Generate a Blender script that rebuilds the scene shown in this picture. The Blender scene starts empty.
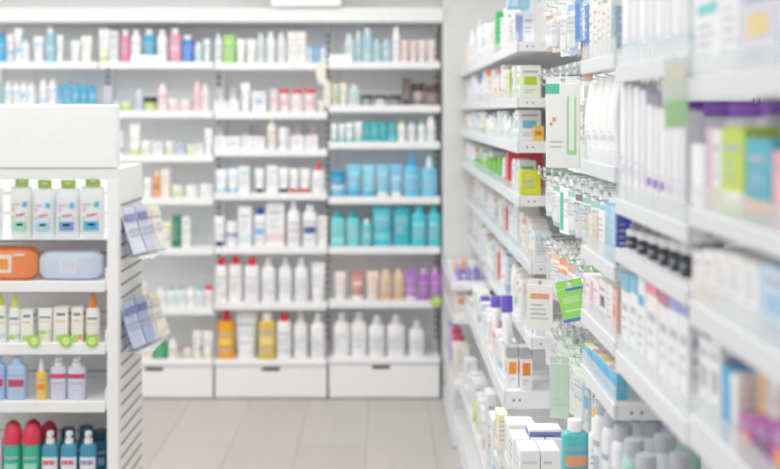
import bpy, bmesh, math, random
from mathutils import Vector, Matrix
rnd = random.Random(7)
PI = math.pi
sc = bpy.context.scene
COL = sc.collection
F, VX, VY, CAMZ = 1083.0, 383.0, 112.0, 1.69      # focal length in px, principal point, eye height

# ------------------------------------------------------------------ materials
def lin(h):
    h = h.lstrip('#'); v = [int(h[i:i+2], 16)/255 for i in (0, 2, 4)]
    return [(c/12.92 if c <= .04045 else ((c+.055)/1.055)**2.4) for c in v]
_M = {}
def mat(hx, rough=.45, alpha=1.0, metal=0.0, emit=0.0):
    k = (hx, rough, alpha, metal, emit)
    if k in _M: return _M[k]
    m = bpy.data.materials.new('paint_'+hx); m.use_nodes = True
    nt = m.node_tree; b = nt.nodes['Principled BSDF']
    c = lin(hx)
    n = nt.nodes.new('ShaderNodeTexNoise'); n.inputs['Scale'].default_value = 35
    tc = nt.nodes.new('ShaderNodeTexCoord'); nt.links.new(tc.outputs['Object'], n.inputs['Vector'])
    mx = nt.nodes.new('ShaderNodeMixRGB'); mx.inputs[1].default_value = (*[x*.955 for x in c], 1)
    mx.inputs[2].default_value = (*[min(1, x*1.02) for x in c], 1)
    nt.links.new(n.outputs['Fac'], mx.inputs[0]); nt.links.new(mx.outputs[0], b.inputs['Base Color'])
    b.inputs['Roughness'].default_value = rough; b.inputs['Metallic'].default_value = metal
    b.inputs['Alpha'].default_value = alpha
    if emit:
        b.inputs['Emission Color'].default_value = (*c, 1); b.inputs['Emission Strength'].default_value = emit
    _M[k] = m; return m
WHITE = mat('f5f5f6', .4); PANEL = mat('efeff0', .5); SHELF = mat('f7f7f8', .35); RAIL = mat('e3e5e9', .3); RAILB = mat('f1f2f3', .35)
SLOT = mat('3a3a3c', .6); CLEAR = mat('eef3f4', .15, .38); CHROME = mat('dfe6e6', .3, 1, .5); TICKET = mat('e8f1f0', .1, .45)

# ------------------------------------------------------------------ mesh tools
class MB:
    def __init__(s): s.v, s.f, s.m, s.mats = [], [], [], []
    def mi(s, m):
        if m not in s.mats: s.mats.append(m)
        return s.mats.index(m)
    def add(s, vs, fs, m):
        o = len(s.v); s.v += [tuple(v) for v in vs]; i = s.mi(m)
        s.f += [tuple(o+k for k in f) for f in fs]; s.m += [i]*len(fs)
    def box(s, x0, x1, y0, y1, z0, z1, m, bev=0.0):
        if bev:
            bm = bmesh.new(); bmesh.ops.create_cube(bm, size=1)
            for v in bm.verts: v.co = Vector(((x0+x1)/2+v.co.x*(x1-x0), (y0+y1)/2+v.co.y*(y1-y0), (z0+z1)/2+v.co.z*(z1-z0)))
            bmesh.ops.bevel(bm, geom=bm.edges[:], offset=bev, segments=1, affect='EDGES')
            bm.verts.index_update()
            s.add([v.co[:] for v in bm.verts], [[v.index for v in f.verts] for f in bm.faces], m); bm.free(); return
        s.add([(x0,y0,z0),(x1,y0,z0),(x1,y1,z0),(x0,y1,z0),(x0,y0,z1),(x1,y0,z1),(x1,y1,z1),(x0,y1,z1)],
              [(0,3,2,1),(4,5,6,7),(0,1,5,4),(1,2,6,5),(2,3,7,6),(3,0,4,7)], m)
    def loft(s, rings, m, caps=True):
        n = len(rings[0]); vs = [p for r in rings for p in r]; fs = []
        for i in range(len(rings)-1):
            for j in range(n):
                a = i*n+j; b = i*n+(j+1) % n; fs.append((a, b, b+n, a+n))
        if caps: fs += [tuple(range(n-1, -1, -1)), tuple(range((len(rings)-1)*n, len(rings)*n))]
        s.add(vs, fs, m)
    def lathe(s, prof, a, b, m, ex=2.0, seg=18, off=(0, 0)):
        s.loft([[(off[0]+p[0], off[1]+p[1], z) for p in sect(a*r, b*r, ex, seg)] for r, z in prof], m)
    def tube(s, pts, r, m, seg=6):
        rings = []
        for i, p in enumerate(pts):
            p = Vector(p); d = (Vector(pts[min(i+1, len(pts)-1)])-Vector(pts[max(i-1, 0)])).normalized()
            u = d.cross(Vector((0, .3, 1))).normalized()
            if u.length < .1: u = Vector((1, 0, 0))
            w = d.cross(u)
            rings.append([p+u*r*math.cos(2*PI*k/seg)+w*r*math.sin(2*PI*k/seg) for k in range(seg)])
        s.loft(rings, m)
    def patch(s, a, b, ex, t0, t1, z0, z1, m, out=.0005, n=8):
        A = [sp(a+out, b+out, ex, t0+(t1-t0)*i/n) for i in range(n+1)]
        s.add([(x, y, z) for z in (z0, z1) for x, y in A], [(i, i+1, n+2+i, n+1+i) for i in range(n)], m)
    def mesh(s, name, smooth=True):
        me = bpy.data.meshes.new(name); me.from_pydata(s.v, [], s.f)
        for m in s.mats: me.materials.append(m)
        me.polygons.foreach_set('material_index', s.m)
        if smooth:
            me.polygons.foreach_set('use_smooth', [True]*len(s.f)); me.set_sharp_from_angle(angle=math.radians(38))
        me.update(); return me
    def obj(s, name, parent=None, smooth=True):
        return link(name, s.mesh(name, smooth), parent)
def sp(a, b, ex, t):
    c, q = math.cos(t), math.sin(t)
    return (a*math.copysign(abs(c)**(2/ex), c), b*math.copysign(abs(q)**(2/ex), q))
def sect(a, b, ex, n): return [sp(a, b, ex, 2*PI*k/n) for k in range(n)]
def link(name, me, parent=None):
    o = bpy.data.objects.new(name, me); COL.objects.link(o)
    if parent: o.parent = parent
    return o
def tag(o, label, cat, group=None):
    if len(label.split()) > 16 and ' with ' in label and ',' in label:
        head, tail = label.split(',', 1); label = head.split(' with ')[0]+','+tail
    o['label'] = label; o['category'] = cat
    if group: o['group'] = group
    return o
def thing(name, loc, label, cat, group=None, rz=0):
    o = bpy.data.objects.new(name, None); COL.objects.link(o); o.location = loc; o.rotation_euler[2] = rz
    o.empty_display_size = .05
    return tag(o, label, cat, group)
def struct(o): o['kind'] = 'structure'; return o

# ------------------------------------------------------------------ colour words
def cname(hx):
    r, g, b = [int(hx[i:i+2], 16)/255 for i in (0, 2, 4)]
    mx, mn = max(r, g, b), min(r, g, b); d = mx-mn; L = (mx+mn)/2
    if d < .07: return 'white' if L > .86 else 'pale grey' if L > .72 else 'grey' if L > .35 else 'black'
    h = (60*((g-b)/d) if mx == r else 60*((b-r)/d)+120 if mx == g else 60*((r-g)/d)+240) % 360
    if L > .9 and d < .12: return 'white'
    if h < 14 or h >= 346: n = 'red' if L < .68 else 'pink'
    elif h < 42: n = ('orange' if d > .5 else 'brown' if L < .5 else 'beige')
    elif h < 66: n = 'yellow' if d > .35 else 'cream'
    elif h < 100: n = 'lime'
    elif h < 160: n = 'green'
    elif h < 185: n = 'teal'
    elif h < 202: n = 'cyan'
    elif h < 232: n = 'blue'
    elif h < 292: n = 'purple' if d > .25 else 'lilac'
    else: n = 'magenta' if L < .55 else 'pink'
    if L < .3 and n not in ('brown',): n = 'dark '+n
    elif L > .76 and n not in ('beige', 'cream', 'lilac', 'pink'): n = 'pale '+n
    return n

# ------------------------------------------------------------------ products (front faces -Y, base at z=0)
TXT = ['b9c0ca', 'c4c9d0', 'b0b9cc', 'cdd0d5']
def print_rows(mb, quad, w, h, acc, style, st):
    """printed pattern on a face: quad(u0,u1,v0,v1,mat) draws one patch (u,v in 0..1)"""
    r = random.Random(st*31+style)
    if style == 0:
        quad(.14, .86, .70, .82, mat(acc)); 
        for k in range(4): quad(.16, .5+.34*r.random(), .55-.1*k, .585-.1*k, mat(TXT[k % 4]))
    elif style == 1:
        quad(.0, 1, .10, .30, mat(acc)); quad(.15, .8, .74, .81, mat(TXT[0]))
        for k in range(3): quad(.18, .5+.3*r.random(), .6-.09*k, .63-.09*k, mat(TXT[k]))
    elif style == 2:
        quad(.2, .8, .40, .66, mat(acc)); quad(.15, .85, .78, .85, mat(TXT[2])); quad(.2, .7, .22, .26, mat(TXT[1])); quad(.2, .6, .14, .18, mat(TXT[1]))
    elif style == 3:
        for k in range(5): quad(.15, .45+.4*r.random(), .8-.13*k, .845-.13*k, mat(TXT[k % 4] if k else acc))
    elif style == 4:
        quad(0, 1, .80, 1, mat(acc)); quad(.18, .82, .55, .63, mat(TXT[0])); quad(.18, .6, .42, .46, mat(TXT[1])); quad(.18, .7, .3, .34, mat(TXT[3]))
    elif style == 5:
        quad(.08, .42, .08, .9, mat(acc)); quad(.52, .9, .7, .78, mat(TXT[0])); quad(.52, .85, .5, .54, mat(TXT[1])); quad(.52, .8, .38, .42, mat(TXT[3]))
    elif style == 6:                                       # two soft spots and a low block
        quad(.66, .86, .72, .86, mat('58bfe0')); quad(.12, .5, .78, .82, mat(TXT[3])); quad(.1, .26, .62, .7, mat('f2b8d0')); quad(.15, .85, .1, .34, mat(acc)); quad(.35, .68, .22, .28, mat('eef4fa')); quad(.3, .62, .46, .53, mat('c49ad0')); quad(.55, .78, .5, .56, mat('e8909c')); quad(.1, .24, .4, .48, mat('c4e08c')); quad(.78, .9, .4, .46, mat('f0d880'))
    elif style == 8:                                       # almost blank pack, small print at the foot
        quad(.15, .85, .22, .30, mat(acc)); quad(.25, .7, .34, .36, mat(TXT[3]))
    elif style == 9:                                       # mint square top left, two green loops, small hearts
        quad(0, .4, .88, 1, mat(acc)); quad(.62, .68, .2, .85, mat('b4e0a4')); quad(.84, .9, .2, .85, mat('b4e0a4')); quad(.62, .9, .16, .21, mat('b4e0a4')); quad(.2, .3, .55, .6, mat('f0a080')); quad(.12, .2, .5, .54, mat('f0a080')); quad(.1, .5, .3, .32, mat(TXT[3])); quad(.1, .45, .24, .26, mat(TXT[3]))
    elif style == 11:                                      # big white label, one red bar
        quad(.08, .92, .02, .9, mat('e4e8f0')); quad(.2, .75, .66, .8, mat(acc))
    elif style == 13:                                      # coloured bars at both ends
        quad(0, 1, 0, .1, mat(acc)); quad(.35, 1, .92, 1, mat(acc)); quad(.15, .8, .55, .75, mat('c8f4a4')); quad(.15, .7, .3, .36, mat('e0f8c8'))
    elif style == 12:                                      # broad label in the middle
        quad(.02, .98, .06, .8, mat(acc)); quad(.25, .7, .38, .46, mat(TXT[0])); quad(.25, .6, .2, .26, mat(TXT[0]))
    elif style == 10:                                      # grey top, square of colour
        quad(0, 1, .74, 1, mat('b4b6bc')); quad(.18, .82, .34, .64, mat(acc)); quad(.2, .7, .2, .23, mat(TXT[3])); quad(.2, .5, .13, .15, mat(TXT[3]))
    elif style == 7:                                       # brand word, green disc at the foot
        quad(.2, .8, .78, .85, mat('5f7f8a')); quad(.2, .8, .60, .64, mat('f0c070')); quad(.12, .6, .03, .22, mat('b4d97c')); quad(.62, .95, .08, .24, mat(acc))
_P = {}
def parts_of(kind, w, d, h, body, cap, acc, style, alpha=1.0):
    key = (kind, round(w, 3), round(d, 3), round(h, 3), body, cap, acc, style, alpha)
    if key in _P: return _P[key]
    w, d, h = round(w, 3), round(d, 3), round(h, 3)
    B = mat(body, .38, alpha); C = mat(cap or 'f2f2f3', .35); acc = acc or 'b9c3d2'
    a, b = w/2, d/2; out = []; st = len(_P)
    def done(n, mb, sub=None): out.append((n, mb.mesh(n), sub))
    if kind == 'carton':
        m = MB(); m.box(-a, a, -b, b, 0, h, B, bev=min(.0012, w/12)); 
        done('carton_body', m)
        m = MB()                                            # tuck flaps closing the two ends
        t = max(.0006, min(.0015, h*.02))
        m.box(-a*.97, a*.97, -b*.98, b*.2, h, h+t, mat(cap or body, .4)); m.box(-a*.9, a*.9, b*.24, b*.96, h, h+t*.7, mat(cap or body, .4))
        done('flap', m)
        m = MB()
        def fq(u0, u1, v0, v1, M): x0, x1 = -a+u0*w, -a+u1*w; m.add([(x0, -b-.0006, v0*h), (x1, -b-.0006, v0*h), (x1, -b-.0006, v1*h), (x0, -b-.0006, v1*h)], [(0, 1, 2, 3)], M)
        def lq(u0, u1, v0, v1, M): y0, y1 = b-u0*d, b-u1*d; m.add([(-a-.0006, y0, v0*h), (-a-.0006, y1, v0*h), (-a-.0006, y1, v1*h), (-a-.0006, y0, v1*h)], [(0, 1, 2, 3)], M)
        def rq(u0, u1, v0, v1, M): y0, y1 = -b+u0*d, -b+u1*d; m.add([(a+.0006, y0, v0*h), (a+.0006, y1, v0*h), (a+.0006, y1, v1*h), (a+.0006, y0, v1*h)], [(0, 1, 2, 3)], M)
        for q in (fq, lq, rq): print_rows(m, q, w, h, acc, style, st)
        done('printed_label', m)
    elif kind in ('bottle', 'round_bottle', 'spray', 'short_cap', 'dome_bottle'):
        ex = 3.2 if kind == 'bottle' else 2.0
        cf = {'bottle': .17, 'round_bottle': .2, 'spray': .30, 'short_cap': .12, 'dome_bottle': .28}[kind]; zb = h*(1-cf); zs = zb-h*.075
        nr = .76 if kind == 'bottle' else .66 if kind == 'spray' else .8 if kind != 'short_cap' else .86
        m = MB(); m.lathe([(.86, 0), (.97, h*.012), (1, h*.04), (1, zs), (.95, zs+h*.03), (.82, zs+h*.058), (nr*.86, zb), (nr*.86, zb+h*.01)], a, b, B, ex, 20); done('bottle_body', m)
        m = MB(); rr = min(a, b)*(nr+.12) if kind in ('bottle', 'spray') else a*.84 if kind != 'dome_bottle' else a*1.02
        if kind == 'spray': pr = [(1, zb), (1, zb+h*.05), (.8, zb+h*.12), (.5, h*.94), (.42, h), (.2, h)]
        elif kind == 'dome_bottle': pr = [(.95, zb-h*.02), (1, zb+h*.06), (.97, zb+h*.14), (.8, zb+h*.21), (.5, h*.975), (.2, h)]
        else: pr = [(1, zb), (1, h*.985), (.93, h), (.4, h)]
        m.lathe(pr, rr, rr, C, 2, 16); done('cap', m)
        m = MB()
        q = lambda u0, u1, v0, v1, M: m.patch(a, b, ex, PI*1.08+u0*PI*.84, PI*1.08+u1*PI*.84, zs*(.06+.88*v0), zs*(.06+.88*v1), M, .0006)
        print_rows(m, q, w, h, acc, style, st); done('printed_label', m)
    elif kind == 'pump':
        zb = h*.79; m = MB(); m.lathe([(.9, 0), (1, h*.03), (1, zb-h*.07), (.93, zb-h*.035), (.66, zb-h*.01), (.45, zb), (.4, zb+h*.01)], a, b, B, 3.0, 20); done('bottle_body', m)
        m = MB(); r = min(a, b)*.8
        m.lathe([(1, zb), (1, zb+h*.07), (.8, zb+h*.08), (.4, zb+h*.085), (.34, h*.92), (.34, h*.93)], r, r, C, 2, 12)
        m.lathe([(.5, h*.91), (.8, h*.925), (.8, h*.98), (.55, h)], r, r, C, 2, 12)
        m.box(-r*.28, r*.28, -a*.95, 0, h*.945, h*.985, C); m.box(-r*.2, r*.2, -a*.95, -a*.86, h*.925, h*.95, C); done('pump_head', m)
        m = MB(); q = lambda u0, u1, v0, v1, M: m.patch(a, b, 3.0, PI*1.1+u0*PI*.8, PI*1.1+u1*PI*.8, h*.06+h*.56*v0, h*.06+h*.56*v1, M, .0006)
        print_rows(m, q, w, h, acc, style, st); done('printed_label', m)
    elif kind == 'tube':
        zc = h*.17; m = MB(); rings = []
        for k in range(9):
            t = k/8; z = zc+(h-zc)*t*.95; aa = a*(.86+.14*t); bb = b*(1-t)**.75+.0012
            rings.append([(x, y, z) for x, y in sect(aa, bb, 2+t*2, 18)])
        rings.append([(x, y, h) for x, y in sect(a, .0012, 4, 18)])
        m.loft(rings, B); done('tube_body', m)
        m = MB(); m.lathe([(.9, 0), (.95, h*.006), (.9, zc*.97), (.84, zc), (.4, zc+.001)], a*.9, b*.95, C, 2, 18); done('cap', m)
        m = MB()
        def q(u0, u1, v0, v1, M):
            vs = []; n = 5
            for v in (v0, v1):
                t = .06+.8*v; z = zc+(h-zc)*t*.95; aa = a*(.86+.14*t)+.0004; bb = b*(1-t)**.75+.0018
                vs += [(*sp(aa, bb, 2+t*2, PI*1.1+PI*.8*(u0+(u1-u0)*i/n)), z) for i in range(n+1)]
            m.add(vs, [(i, i+1, n+2+i, n+1+i) for i in range(n)], M)
        print_rows(m, q, w, h, acc, style, st); done('printed_label', m)
    elif kind == 'jar':
        zl = h*.62; m = MB(); m.lathe([(.9, 0), (1, h*.05), (1, zl-h*.06), (.94, zl), (.9, zl+h*.02)], a, b, B, 2, 20); done('jar_body', m)
        m = MB(); m.lathe([(1.0, zl), (1.02, zl+h*.02), (1.02, h*.96), (.97, h), (.4, h)], a, b, C, 2, 20)
        done('lid', m)
        m = MB(); q = lambda u0, u1, v0, v1, M: m.patch(a, b, 2, PI*1.08+u0*PI*.84, PI*1.08+u1*PI*.84, zl*(.1+.74*v0), zl*(.1+.74*v1), M, .0006)
        print_rows(m, q, w, h, acc, style, st); done('printed_label', m)
    elif kind == 'wipes':
        m = MB(); rings = []
        for k in range(13):
            t = -1+2*k/12; e = abs(t); q_ = (1-e**6) if e < .96 else .05
            hh = h/2*(.62+.38*q_**.6) if e < 1 else h*.28; dd = d/2*(.35+.65*q_)
            rings.append([(a*t, y*1.0, h/2+z) for y, z in sect(dd, hh, 3.4, 18)])
        m.loft(rings, B); done('soft_pack', m)
        m = MB(); m.box(-a*.30, a*.30, -b*1.03-.002, -b*.8, h*.22, h*.78, mat(cap), bev=.004); m.box(-a*.2, a*.2, -b*1.03-.003, -b*.9, h*.34, h*.66, mat(acc), bev=.001); done('resealable_lid', m)
        m = MB(); y = -b*1.02
        for (x0, x1, z0, z1, c) in ((-.62, -.5, .34, .52, acc), (.42, .52, .5, .66, acc), (.34, .66, .74, .8, 'dfe6ee'), (-.66, -.36, .72, .8, 'dfe6ee')): m.box(a*x0, a*x1, y, -b*.85, h*z0, h*z1, mat(c))
        done('printed_label', m)
    elif kind == 'pouch':
        m = MB(); rings = []
        for k in range(9):
            t = k/8; bul = math.sin(PI*min(1, max(0, (t*1.08)))) if t < .92 else .0
            bb = .0012+b*max(0, bul)**.6 if 0 < t else b*.55
            rings.append([(x, y, h*t) for x, y in sect(a*(1-.06*math.sin(PI*t)), bb, 2.6, 18)])
        m.loft(rings, B); done('pouch_body', m)
        m = MB(); m.box(-a*.96, a*.96, -.0018, .0018, h*.93, h*1.0, mat(cap or 'f4f4f5')); done('top_seal', m)
        m = MB(); 
        def q(u0, u1, v0, v1, M):
            vs = []; n = 4
            for v in (v0, v1):
                t = .1+.76*v; bb = .0022+b*max(0, math.sin(PI*min(1, t*1.08)))**.6
                vs += [(*sp(a*(1-.06*math.sin(PI*t)), bb, 2.6, PI*1.14+PI*.72*(u0+(u1-u0)*i/n)), h*t) for i in range(n+1)]
            m.add(vs, [(i, i+1, n+2+i, n+1+i) for i in range(n)], M)
        print_rows(m, q, w, h, acc, style, st); done('printed_label', m)
    elif kind == 'hpack':                                   # card with euro slot and clear bubble, hangs from its top (z=0 is the hole)
        m = MB(); t = .0012; s0 = .012; tt = .012
        m.box(-a, a, -t, t, -h, -s0, B); m.box(-a, -.006, -t, t, -s0, tt, B); m.box(.006, a, -t, t, -s0, tt, B); m.box(-.006, .006, -t, t, .004, tt, B); done('backing_card', m)
        m = MB(); m.lathe([(1, 0), (.97, d*.5), (.9, d*.9), (.8, d)], a*.78, h*.34, mat(cap or 'f3f5f7', .2, .6), 5, 20)
        m.v = [(x, -t-z, y-h*.58) for x, y, z in m.v]; m.f = [f[::-1] for f in m.f]; done('blister', m)
        m = MB()
        def q(u0, u1, v0, v1, M): m.box(-a+u0*w, -a+u1*w, -d-t-.0012, -d-t-.0003, -h+h*.25+v0*h*.68*.9, -h+h*.25+v1*h*.68*.9, M)
        print_rows(m, q, w, h, acc, style, st); m.box(-a*.96, a*.96, -t-.0006, -t, -h*.2, -s0, mat(acc)); m.box(-a*.96, a*.96, -t-.0006, -t, -h*.985, -h*.92, mat(acc)); done('printed_label', m)
    elif kind == 'hcard':                                   # flat printed pack hung by its slot
        m = MB(); t = d/2; s0 = .010; tt = .010
        m.box(-a, a, -t, t, -h, -s0, B, bev=.0008); m.box(-a, -.006, -.0008, .0008, -s0-.001, tt, B); m.box(.006, a, -.0008, .0008, -s0-.001, tt, B); m.box(-.007, .007, -.0008, .0008, .004, tt, B); done('pack_body', m)
        m = MB()
        def q(u0, u1, v0, v1, M): m.box(-a+u0*w, -a+u1*w, -t-.0009, -t+.0002, -h+v0*(h-s0), -h+v1*(h-s0), M)
        print_rows(m, q, w, h, acc, style, st); done('printed_label', m)
    elif kind == 'headerpack':                              # clear bag of white things under a narrow green header card
        m = MB(); hb = h*.85; rings = []
        for k in range(8):
            t = k/7; q_ = math.sin(PI*(.12+.86*t))**.5
            rings.append([(x, y, hb*t) for x, y in sect(a*(.97+.03*q_), b*q_, 3.5, 20)])
        m.loft(rings, B); done('bag', m)
        m = MB(); m.box(-a*.62, a*.62, -.0025, .0025, hb*.96, h, mat(cap), bev=.001); m.box(-.01, .01, -.0032, -.0026, h-.016, h-.008, mat('e9f2d6')); done('header_card', m)
        m = MB(); 
        def q(u0, u1, v0, v1, M): m.box(-a*.9+u0*w*.9, -a*.9+u1*w*.9, -b*1.0-.0008, -b*.85, hb*(.1+.72*v0), hb*(.1+.72*v1), M)
        print_rows(m, q, w, h, acc, style, st); done('printed_label', m)
    _P[key] = out; return out
WORD = {'carton': ('carton', 'box'), 'bottle': ('bottle', 'bottle'), 'round_bottle': ('bottle', 'bottle'), 'spray': ('bottle', 'bottle'), 'short_cap': ('bottle', 'bottle'), 'dome_bottle': ('bottle', 'bottle'), 'hcard': ('hanging_pack', 'pack'), 'pump': ('pump_bottle', 'bottle'),
        'tube': ('tube', 'tube'), 'jar': ('jar', 'jar'), 'wipes': ('wipes_pack', 'pack'), 'pouch': ('pouch', 'pouch'), 'hpack': ('hanging_pack', 'pack'), 'headerpack': ('header_bag', 'bag')}
def describe(kind, body, cap, acc):
    if kind == 'round_bottle' and acc and cname(acc) == 'black': return 'bottle with black label'
    c = cname(body); k = {'carton': 'carton', 'bottle': 'bottle', 'round_bottle': 'round bottle', 'spray': 'bottle', 'short_cap': 'round bottle', 'dome_bottle': 'bottle', 'hcard': 'hanging card', 'pump': 'pump bottle', 'tube': 'tube', 'jar': 'jar', 'wipes': 'wipes pack',
                          'pouch': 'pouch', 'hpack': 'hanging pack', 'headerpack': 'clear bag'}[kind]
    e = ''
    if kind in ('bottle', 'round_bottle', 'short_cap', 'dome_bottle', 'tube') and cap: e = ' with %s cap' % cname(cap)
    elif kind == 'spray' and cap: e = ' with pointed %s cap' % cname(cap)
    elif kind == 'jar' and cap: e = ' with %s lid' % cname(cap)
    elif kind == 'hcard_' : e = ''
    elif kind == 'headerpack': e = ' with %s header card' % cname(cap)
    elif kind in ('carton', 'hpack', 'hcard', 'pouch', 'pump') and acc and cname(acc) != c: e = ' with %s print' % cname(acc)
    return c+' '+k+e
def spawn(kind, w, d, h, body, cap, acc, style, loc, rz, label, group, tilt=(0, 0), alpha=1.0):
    name, cat = WORD[kind]
    t = thing(name, loc, label, cat, group, rz); t.rotation_euler[0], t.rotation_euler[1] = tilt
    for n, me, _ in parts_of(kind, max(w, .006), max(d, .006), max(h, .012), body, cap, acc, style, alpha): link(n, me, t)
    return t
def nth(k): return {1: '1st', 2: '2nd', 3: '3rd'}.get(k, '%dth' % k) if k % 100 not in (11, 12, 13) and k < 21 or k > 3 and k < 21 else '%d%s' % (k, {1: 'st', 2: 'nd', 3: 'rd'}.get(k % 10, 'th'))

# ------------------------------------------------------------------ room shell
def plane_box(name, *b, m=None):
    mb = MB(); mb.box(*b, m); return struct(mb.obj(name, smooth=False))
WALLM = mat('e2e3e3', .7); CEIL = mat('f2f2f2', .8)
fm = bpy.data.materials.new('floor_tiles'); fm.use_nodes = True
nt = fm.node_tree; bs = nt.nodes['Principled BSDF']; tc = nt.nodes.new('ShaderNodeTexCoord'); mp = nt.nodes.new('ShaderNodeMapping')
br = nt.nodes.new('ShaderNodeTexBrick'); nz = nt.nodes.new('ShaderNodeTexNoise'); mx = nt.nodes.new('ShaderNodeMixRGB')
mp.inputs['Rotation'].default_value = (0, 0, PI/2); mp.inputs['Location'].default_value = (.1, .43, 0)
br.inputs['Scale'].default_value = 1; br.inputs['Brick Width'].default_value = 1.2; br.inputs['Row Height'].default_value = .345; br.inputs['Mortar Size'].default_value = .004
br.inputs['Color1'].default_value = (*lin('c3bfba'), 1); br.inputs['Color2'].default_value = (*lin('bdb9b4'), 1); br.inputs['Mortar'].default_value = (*lin('a9a5a0'), 1)
nz.inputs['Scale'].default_value = 3; nz.inputs['Detail'].default_value = 6
sm = nt.nodes.new('ShaderNodeMapping'); sm.inputs['Scale'].default_value = (6, .6, 1)
nt.links.new(tc.outputs['Object'], mp.inputs['Vector']); nt.links.new(mp.outputs[0], br.inputs['Vector']); nt.links.new(tc.outputs['Object'], sm.inputs['Vector']); nt.links.new(sm.outputs[0], nz.inputs['Vector'])
mx.blend_type = 'MULTIPLY'; mx.inputs[0].default_value = .12; nt.links.new(br.outputs['Color'], mx.inputs[1]); nt.links.new(nz.outputs['Fac'], mx.inputs[2]); nt.links.new(mx.outputs[0], bs.inputs['Base Color'])
bs.inputs['Roughness'].default_value = .38
plane_box('floor', -4.2, 2.2, -3, 6.95, -.1, 0, m=fm)
plane_box('ceiling', -4.2, 2.2, -3, 6.95, 3.0, 3.1, m=CEIL)
plane_box('wall_back', -4.2, 2.2, 6.78, 6.95, 0, 3.0, m=WALLM)
plane_box('wall_left', -4.3, -4.2, -3, 6.95, 0, 3.0, m=WALLM)
plane_box('wall_right', 2.2, 2.3, -3, 6.95, 0, 3.0, m=WALLM)
plane_box('wall_pilaster', .352, .96, 6.36, 6.78, 0, 3.0, m=mat('dcdddd', .6))
plane_box('trim_1', -3.4, .351, 6.34, 6.78, CAMZ+90/170, CAMZ+104/170, m=mat('eceded', .5))     # bulkhead above the shelving
mb = MB(); mb.box(-.652, -.245, 6.30, 6.34, CAMZ+105/170, CAMZ+150/170, mat('fbfbfb', .5), bev=.004)
tag(mb.obj('sign_panel'), 'blank white sign panel above the middle back shelves', 'sign')

# ceiling lights (real fittings above the frame)
def ceiling_light(x, y, e):
    t = thing('ceiling_light', (x, y, 2.94), 'white ceiling light panel above the aisle', 'light', 'ceiling light panels')
    mb = MB(); mb.box(-.62, .62, -.32, .32, .02, .06, WHITE); mb.obj('frame', t, False)
    mb = MB(); mb.box(-.6, .6, -.3, .3, .012, .02, mat('ffffff', .5, 1, 0, 1.5)); mb.obj('diffuser', t, False)
    L = bpy.data.lights.new('ceiling_lamp', 'AREA'); L.shape = 'RECTANGLE'; L.size = 1.2; L.size_y = .6; L.energy = e; L.color = (1, .985, .965)
    o = bpy.data.objects.new('ceiling_lamp', L); COL.objects.link(o); o.location = (x, y, 2.94)
for x in (-3.0, -1.6, -.25):
    for y, e in ((-1.4, 26), (.6, 18), (2.4, 31), (3.9, 40), (5.2, 30)): ceiling_light(x, y, e)

# ------------------------------------------------------------------ back wall shelving
YF = 6.37; SB = F/YF
def bx(px): return (px-VX)/SB
def bz(py, s=SB): return CAMZ-(py-VY)/s
def slots(mb, x0, x1, y, z0, z1, step=.05):
    z = z0
    while z < z1: mb.box(x0, x1, y-.0015, y, z, z+.02, SLOT); z += step
def back_bay(px0, px1, rails, base_y, label, drawer):
    x0, x1 = bx(px0), bx(px1); w = x1-x0
    t = thing('shelving_unit', ((x0+x1)/2, YF, 0), label, 'shelves', 'wall shelving units at the back'); a = w/2
    zt = bz(23)
    mb = MB(); mb.box(-a, a, .30, .32, 0, zt, mat('eceef0', .55)); mb.obj('back_panel', t, False)
    for s in (-1, 1):
        mb = MB(); xc = s*(a-.014); mb.box(xc-.013, xc+.013, .27, .30, .05, zt, PANEL); (slots(mb, xc-.007, xc+.007, .27, .3, zt-.03, .042) if s > 0 else None); mb.obj('upright', t, False)
    for py in rails:
        z = bz(py); mb = MB(); mb.box(-a+.004, a-.004, .004, .268, z-.022, z, SHELF); o = mb.obj('shelf', t, False)
        mb = MB(); mb.box(-a+.003, a-.003, -.004, .004, z-.040, z+.002, RAILB, bev=.0015)
        o2 = mb.obj('price_rail', o, False)
    zb = bz(base_y); mb = MB(); mb.box(-a+.002, a-.002, -.01, .268, zb-.03, zb, SHELF, bev=.002); mb.obj('base_top', t, False)
    mb = MB(); mb.box(-a+.01, a-.01, .02, .26, .0, zb-.03, PANEL); mb.obj('base_carcass', t, False)
    mb = MB(); mb.box(-a+.005, a-.005, 0, .02, .012, zb-.036, WHITE, bev=.002); d = mb.obj('drawer_front', t, False)
    mb = MB(); hx = bx(drawer)-t.location.x; mb.box(hx-.052, hx+.052, -.003, .0, zb-.062, zb-.044, mat('2c2c30', .5)); mb.obj('handle_slot', d, False)
    return t
BAYS = {'A': (-18, 98), 'B': (98.6, 213.6), 'C': (214.2, 327.6), 'D': (328.2, 440.6)}
RAILS = {'A': (62, 105, 155, 198, 248, 308), 'B': (62, 111, 155, 198, 248, 308), 'C': (63, 112, 149.5, 193, 247, 303), 'D': (62, 105.5, 142, 197, 247, 301)}
BASEY = {'A': 360, 'B': 360, 'C': 360, 'D': 358}
for k, lab, dr in (('A', 'white wall shelving unit behind the left display, mostly hidden', 40), ('B', 'white wall shelving unit right behind the slatted display side', 154),
                   ('C', 'white wall shelving unit in the middle of the back wall', 271), ('D', 'white wall shelving unit beside the grey pilaster, teal products', 381)):
    back_bay(*BAYS[k], RAILS[k], BASEY[k], lab, dr)
W = 'f1f1f2'; 
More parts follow.
